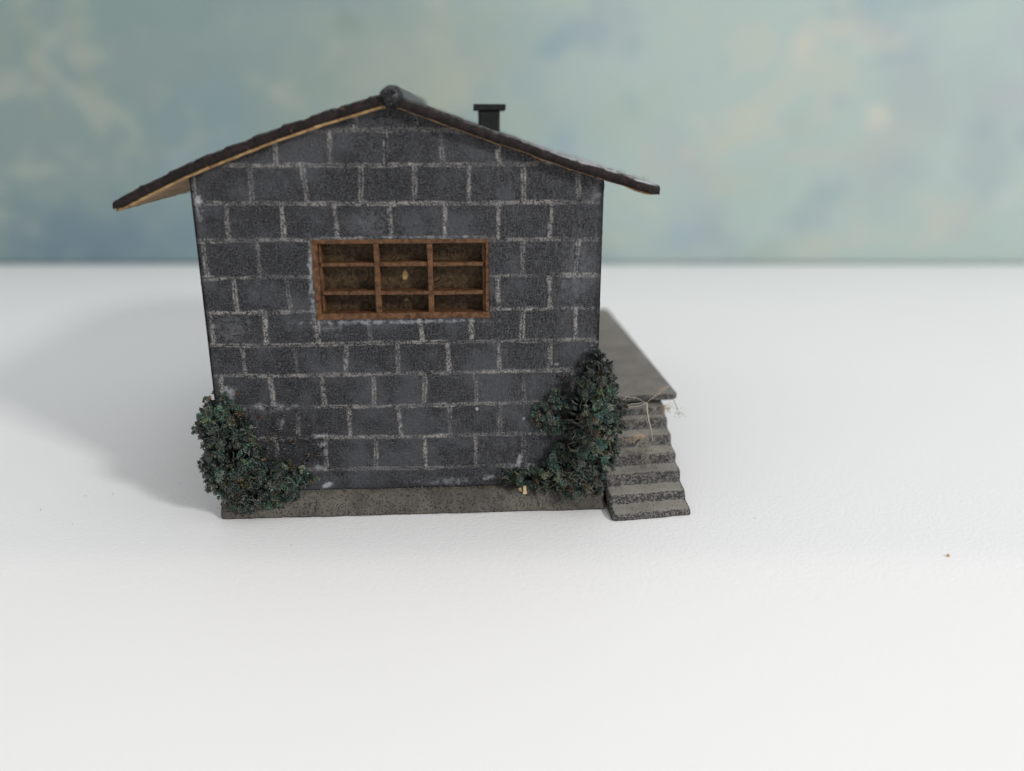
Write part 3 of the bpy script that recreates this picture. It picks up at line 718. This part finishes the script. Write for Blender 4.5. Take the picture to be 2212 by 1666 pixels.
def right_fn(mb):
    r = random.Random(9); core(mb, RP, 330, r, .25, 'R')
    foliage(mb, RP, 800, r, .30, .72, holes=[(7.08, 1.02, .16, .10), (7.22, 2.35, .16, .40), (7.6, 1.45, .16, .17), (7.9, 1.5, .1, .12), (7.55, .42, .14, .13), (7.1, 1.45, .14, .14), (7.35, 2.95, .08, .1), (6.7, .75, .15, .06), (7.65, 1.0, .08, .12)], wrap='R', orange=.13)
    foliage(mb, RL, 100, r, .30, .5, orange=.10, R=(.04, .09))
    foliage(mb, [(6.3, 2.05), (6.5, 2.2), (6.5, 1.8), (6.35, 1.75)], 6, r, .30, .3, orange=2, R=(.03, .06))
    foliage(mb, [(7.6, 3.3), (8.0, 3.2), (8.0, 3.0), (7.85, 3.05)], 5, r, .2, .5, orange=2, R=(.03, .06))
    foliage(mb, [(7.5, .75), (7.75, .8), (7.8, .5), (7.6, .45), (7.45, .55)], 10, r, .30, .55, orange=1.5, R=(.03, .07))
    flecks(mb, [(5.6, .75), (6.2, .95), (6.6, .7), (6.3, .45), (5.8, .5)], 130, r, .1, .3)
    flecks(mb, [(6.9, 2.9), (7.3, 3.1), (7.3, 1.2), (6.8, 1.0)], 160, r, .22, .31)
    wisps(mb, RP, 260, r, .28, .70)
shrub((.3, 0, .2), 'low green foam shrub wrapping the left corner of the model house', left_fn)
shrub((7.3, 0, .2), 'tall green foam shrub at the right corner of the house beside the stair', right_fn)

# ------------------------------------------------------------------ small debris
def strand(mb, pts, r0, r1, c, rnd, sub=5, jit=.008):
    P = [Vector(p) for p in pts]; out = []
    for a, b in zip(P[:-1], P[1:]):
        for k in range(sub): out.append(a.lerp(b, k/sub)+Vector([rnd.uniform(-jit, jit) for _ in range(3)]))
    out.append(P[-1]); n = len(out); mb.tube(out, [r0+(r1-r0)*i/(n-1) for i in range(n)], 6, c)
def thing_at(name, base, label, cat, group=None, mat='fibre', fn=None, smooth=False):
    mb = MB(); fn(mb); o = mb.build(name, M[mat], None, smooth, off=base)
    o.location = H2W(*base)*S; o.rotation_euler = (0, 0, AX); return tag(o, label, cat, group)
rnd = random.Random(31)
def fn(mb):
    strand(mb, [(8.88, .95, 2.02), (8.90, .9, 1.75), (8.97, .9, 1.50), (9.07, 1.0, 1.12)], .014, .009, (.50, .49, .40), rnd)
    strand(mb, [(8.86, .98, 1.98), (8.86, .95, 1.75), (8.93, .95, 1.5)], .007, .005, (.42, .42, .36), rnd)
    strand(mb, [(8.88, .95, 2.02), (9.06, .95, 2.20), (9.15, 1.0, 2.28), (9.34, 1.1, 2.34)], .004, .008, (.42, .26, .16), rnd)
    for q in ([(8.87, .95, 2.02), (8.6, .8, 2.06), (8.25, .5, 2.10)], [(8.87, .95, 2.02), (8.62, .9, 2.16), (8.4, .8, 2.22)], [(8.87, .95, 2.02), (8.7, .8, 2.0), (8.2, .6, 2.02)], [(8.9, .95, 2.05), (9.2, 1.1, 2.2), (9.5, 1.3, 2.30)], [(8.4, .8, 2.22), (8.25, .6, 2.1), (8.1, .4, 2.0)]):
        strand(mb, q, .0045, .003, (.5, .48, .42), rnd, 5, .012)
thing_at('dry_stalk', (8.9, .9, 1.2), 'pale forked dry stalk standing over the upper steps with thin hairs', 'stalk', fn=fn)
def tuft(cx, cy, cz, R, n, cols, rad=.0035, flat=(1, .5, 1)):
    def g(mb):
        for _ in range(n):
            p = Vector((cx+rnd.gauss(0, R*.5)*flat[0], cy+rnd.gauss(0, R*.5)*flat[1], cz+rnd.gauss(0, R*.5)*flat[2])); pts = [p.copy()]
            d = Vector((rnd.gauss(0, 1), rnd.gauss(0, .6), rnd.gauss(0, 1))).normalized()
            for _ in range(6):
                d = (d+Vector((rnd.gauss(0, .5), rnd.gauss(0, .4), rnd.gauss(0, .5)))).normalized(); p = p+d*R*.16; pts.append(p.copy())
            mb.tube(pts, rad, 4, rnd.choice(cols))
    return g
PC = [(.34, .31, .25), (.26, .24, .20), (.40, .36, .28), (.30, .29, .25)]
thing_at('lint_tuft', (8.86, .82, .85), 'fluffy beige lint tuft lying on the middle steps below the stalk', 'lint', 'lint and fibres on the stair', fn=tuft(8.90, .78, 1.02, .24, 120, PC, flat=(.9, .5, 1.1)))
thing_at('lint_tuft', (9.34, 1.7, 1.75), 'rusty fluff caught on the right edge of the upper steps', 'lint', 'lint and fibres on the stair', fn=tuft(9.52, 1.75, 1.62, .13, 42, [(.42, .24, .14), (.5, .4, .28), (.3, .17, .10)]))
def fn(mb):
    for _ in range(20):
        a = rnd.uniform(2.4, 4.4); L = rnd.uniform(.2, .45)
        strand(mb, [(8.86, .85, 1.28), (8.86+L*.6*math.cos(a), .8, 1.28+L*.35*math.sin(a)+.03), (8.86+L*math.cos(a)*1.2, .72, 1.28+L*.6*math.sin(a))], .004, .002, rnd.choice([(.42, .28, .18), (.36, .30, .22), (.48, .40, .30)]), rnd, 4, .012)
    for _ in range(8):
        x = rnd.uniform(8.4, 9.3); z = rnd.uniform(1.35, 1.75); a = rnd.uniform(.0, .7); L = rnd.uniform(.1, .3)
        strand(mb, [(x-L*math.cos(a), 1.35, z-L*math.sin(a)), (x, 1.3, z), (x+L*math.cos(a), 1.4, z+L*math.sin(a))], .003, .003, rnd.choice(PC), rnd, 4, .012)
thing_at('fibre_spray', (8.86, .85, 1.2), 'fan of thin tan fibres spread over the steps between shrub and stalk', 'fibres', 'lint and fibres on the stair', fn=fn)
def fn(mb):
    strand(mb, [(9.56, 1.3, 1.95), (9.60, 1.3, 1.86), (9.66, 1.3, 1.72)], .008, .010, (.30, .29, .22), rnd, 4, .004)
    tuft(9.70, 1.3, 1.66, .10, 20, [(.32, .31, .25), (.42, .40, .33)])(mb)
    strand(mb, [(9.56, 1.3, 1.95), (9.50, 1.5, 1.90), (9.44, 1.75, 1.80)], .0015, .0015, (.6, .6, .6), rnd, 4, .003)
thing_at('dry_sprig', (9.66, 1.3, 1.7), 'tiny dry sprig hanging by a hair just right of the stair', 'sprig', fn=fn)
def fn(mb):
    mb.box(6.14, 6.205, -.33, -.30, .55, .72, .010); mb.box(6.06, 6.10, -.30, -.27, .60, .66, .014)
thing_at('wood_chip', (6.16, -.3, .55), 'pale wood splinter caught low in the left end of the tall shrub', 'wood chip', mat='chip', fn=fn)
def fn(mb): chunk(mb, (0, 0, .035), .05, random.Random(3), None, rough=.15)
def on_table(name, x, y, mat, label, cat, group=None, r=.05, seed=1, flat=False):
    mb = MB(); rr = random.Random(seed)
    chunk(mb, (0, 0, r*.5), r, rr, None, rough=.25)
    o = mb.build(name, M[mat], None); o.location = (x*S, y*S, 0); return tag(o, label, cat, group)
on_table('crumb', 8.13, 13.47, 'crumb', 'single orange brown crumb on the empty white table at the right', 'crumb', r=.045)
for i, (x, y) in enumerate([(-10.2, 17.98), (-8.73, 16.19), (-7.62, 15.95), (-9.27, 16.09), (-9.87, 15.41), (-8.88, 14.78), (-7.48, 16.75), (-8.52, 17.92), (-4.23, 13.9), (4.97, 15.03)]):
    on_table('dust_speck', x, y, 'speck', 'minute dark dust speck lying on the white table', 'dust speck', 'dust specks on the table', r=.012, seed=i+10)
# stray hairs on the roof slope
def fn(mb):
    for _ in range(14):
        x = rnd.uniform(8.0, 8.6); y = rnd.uniform(.2, .7); z = interp(RT, x)+.03
        strand(mb, [(x, y, z), (x+rnd.uniform(-.08, .02), y, z+.04), (x+rnd.uniform(-.12, .06), y, z+rnd.uniform(.03, .10))], .003, .002, (.25, .25, .25), rnd, 3, .008)
thing_at('dust_fluff', (8.3, .4, 6.75), 'wisp of grey dust fluff near the right eave of the roof', 'dust', fn=fn)
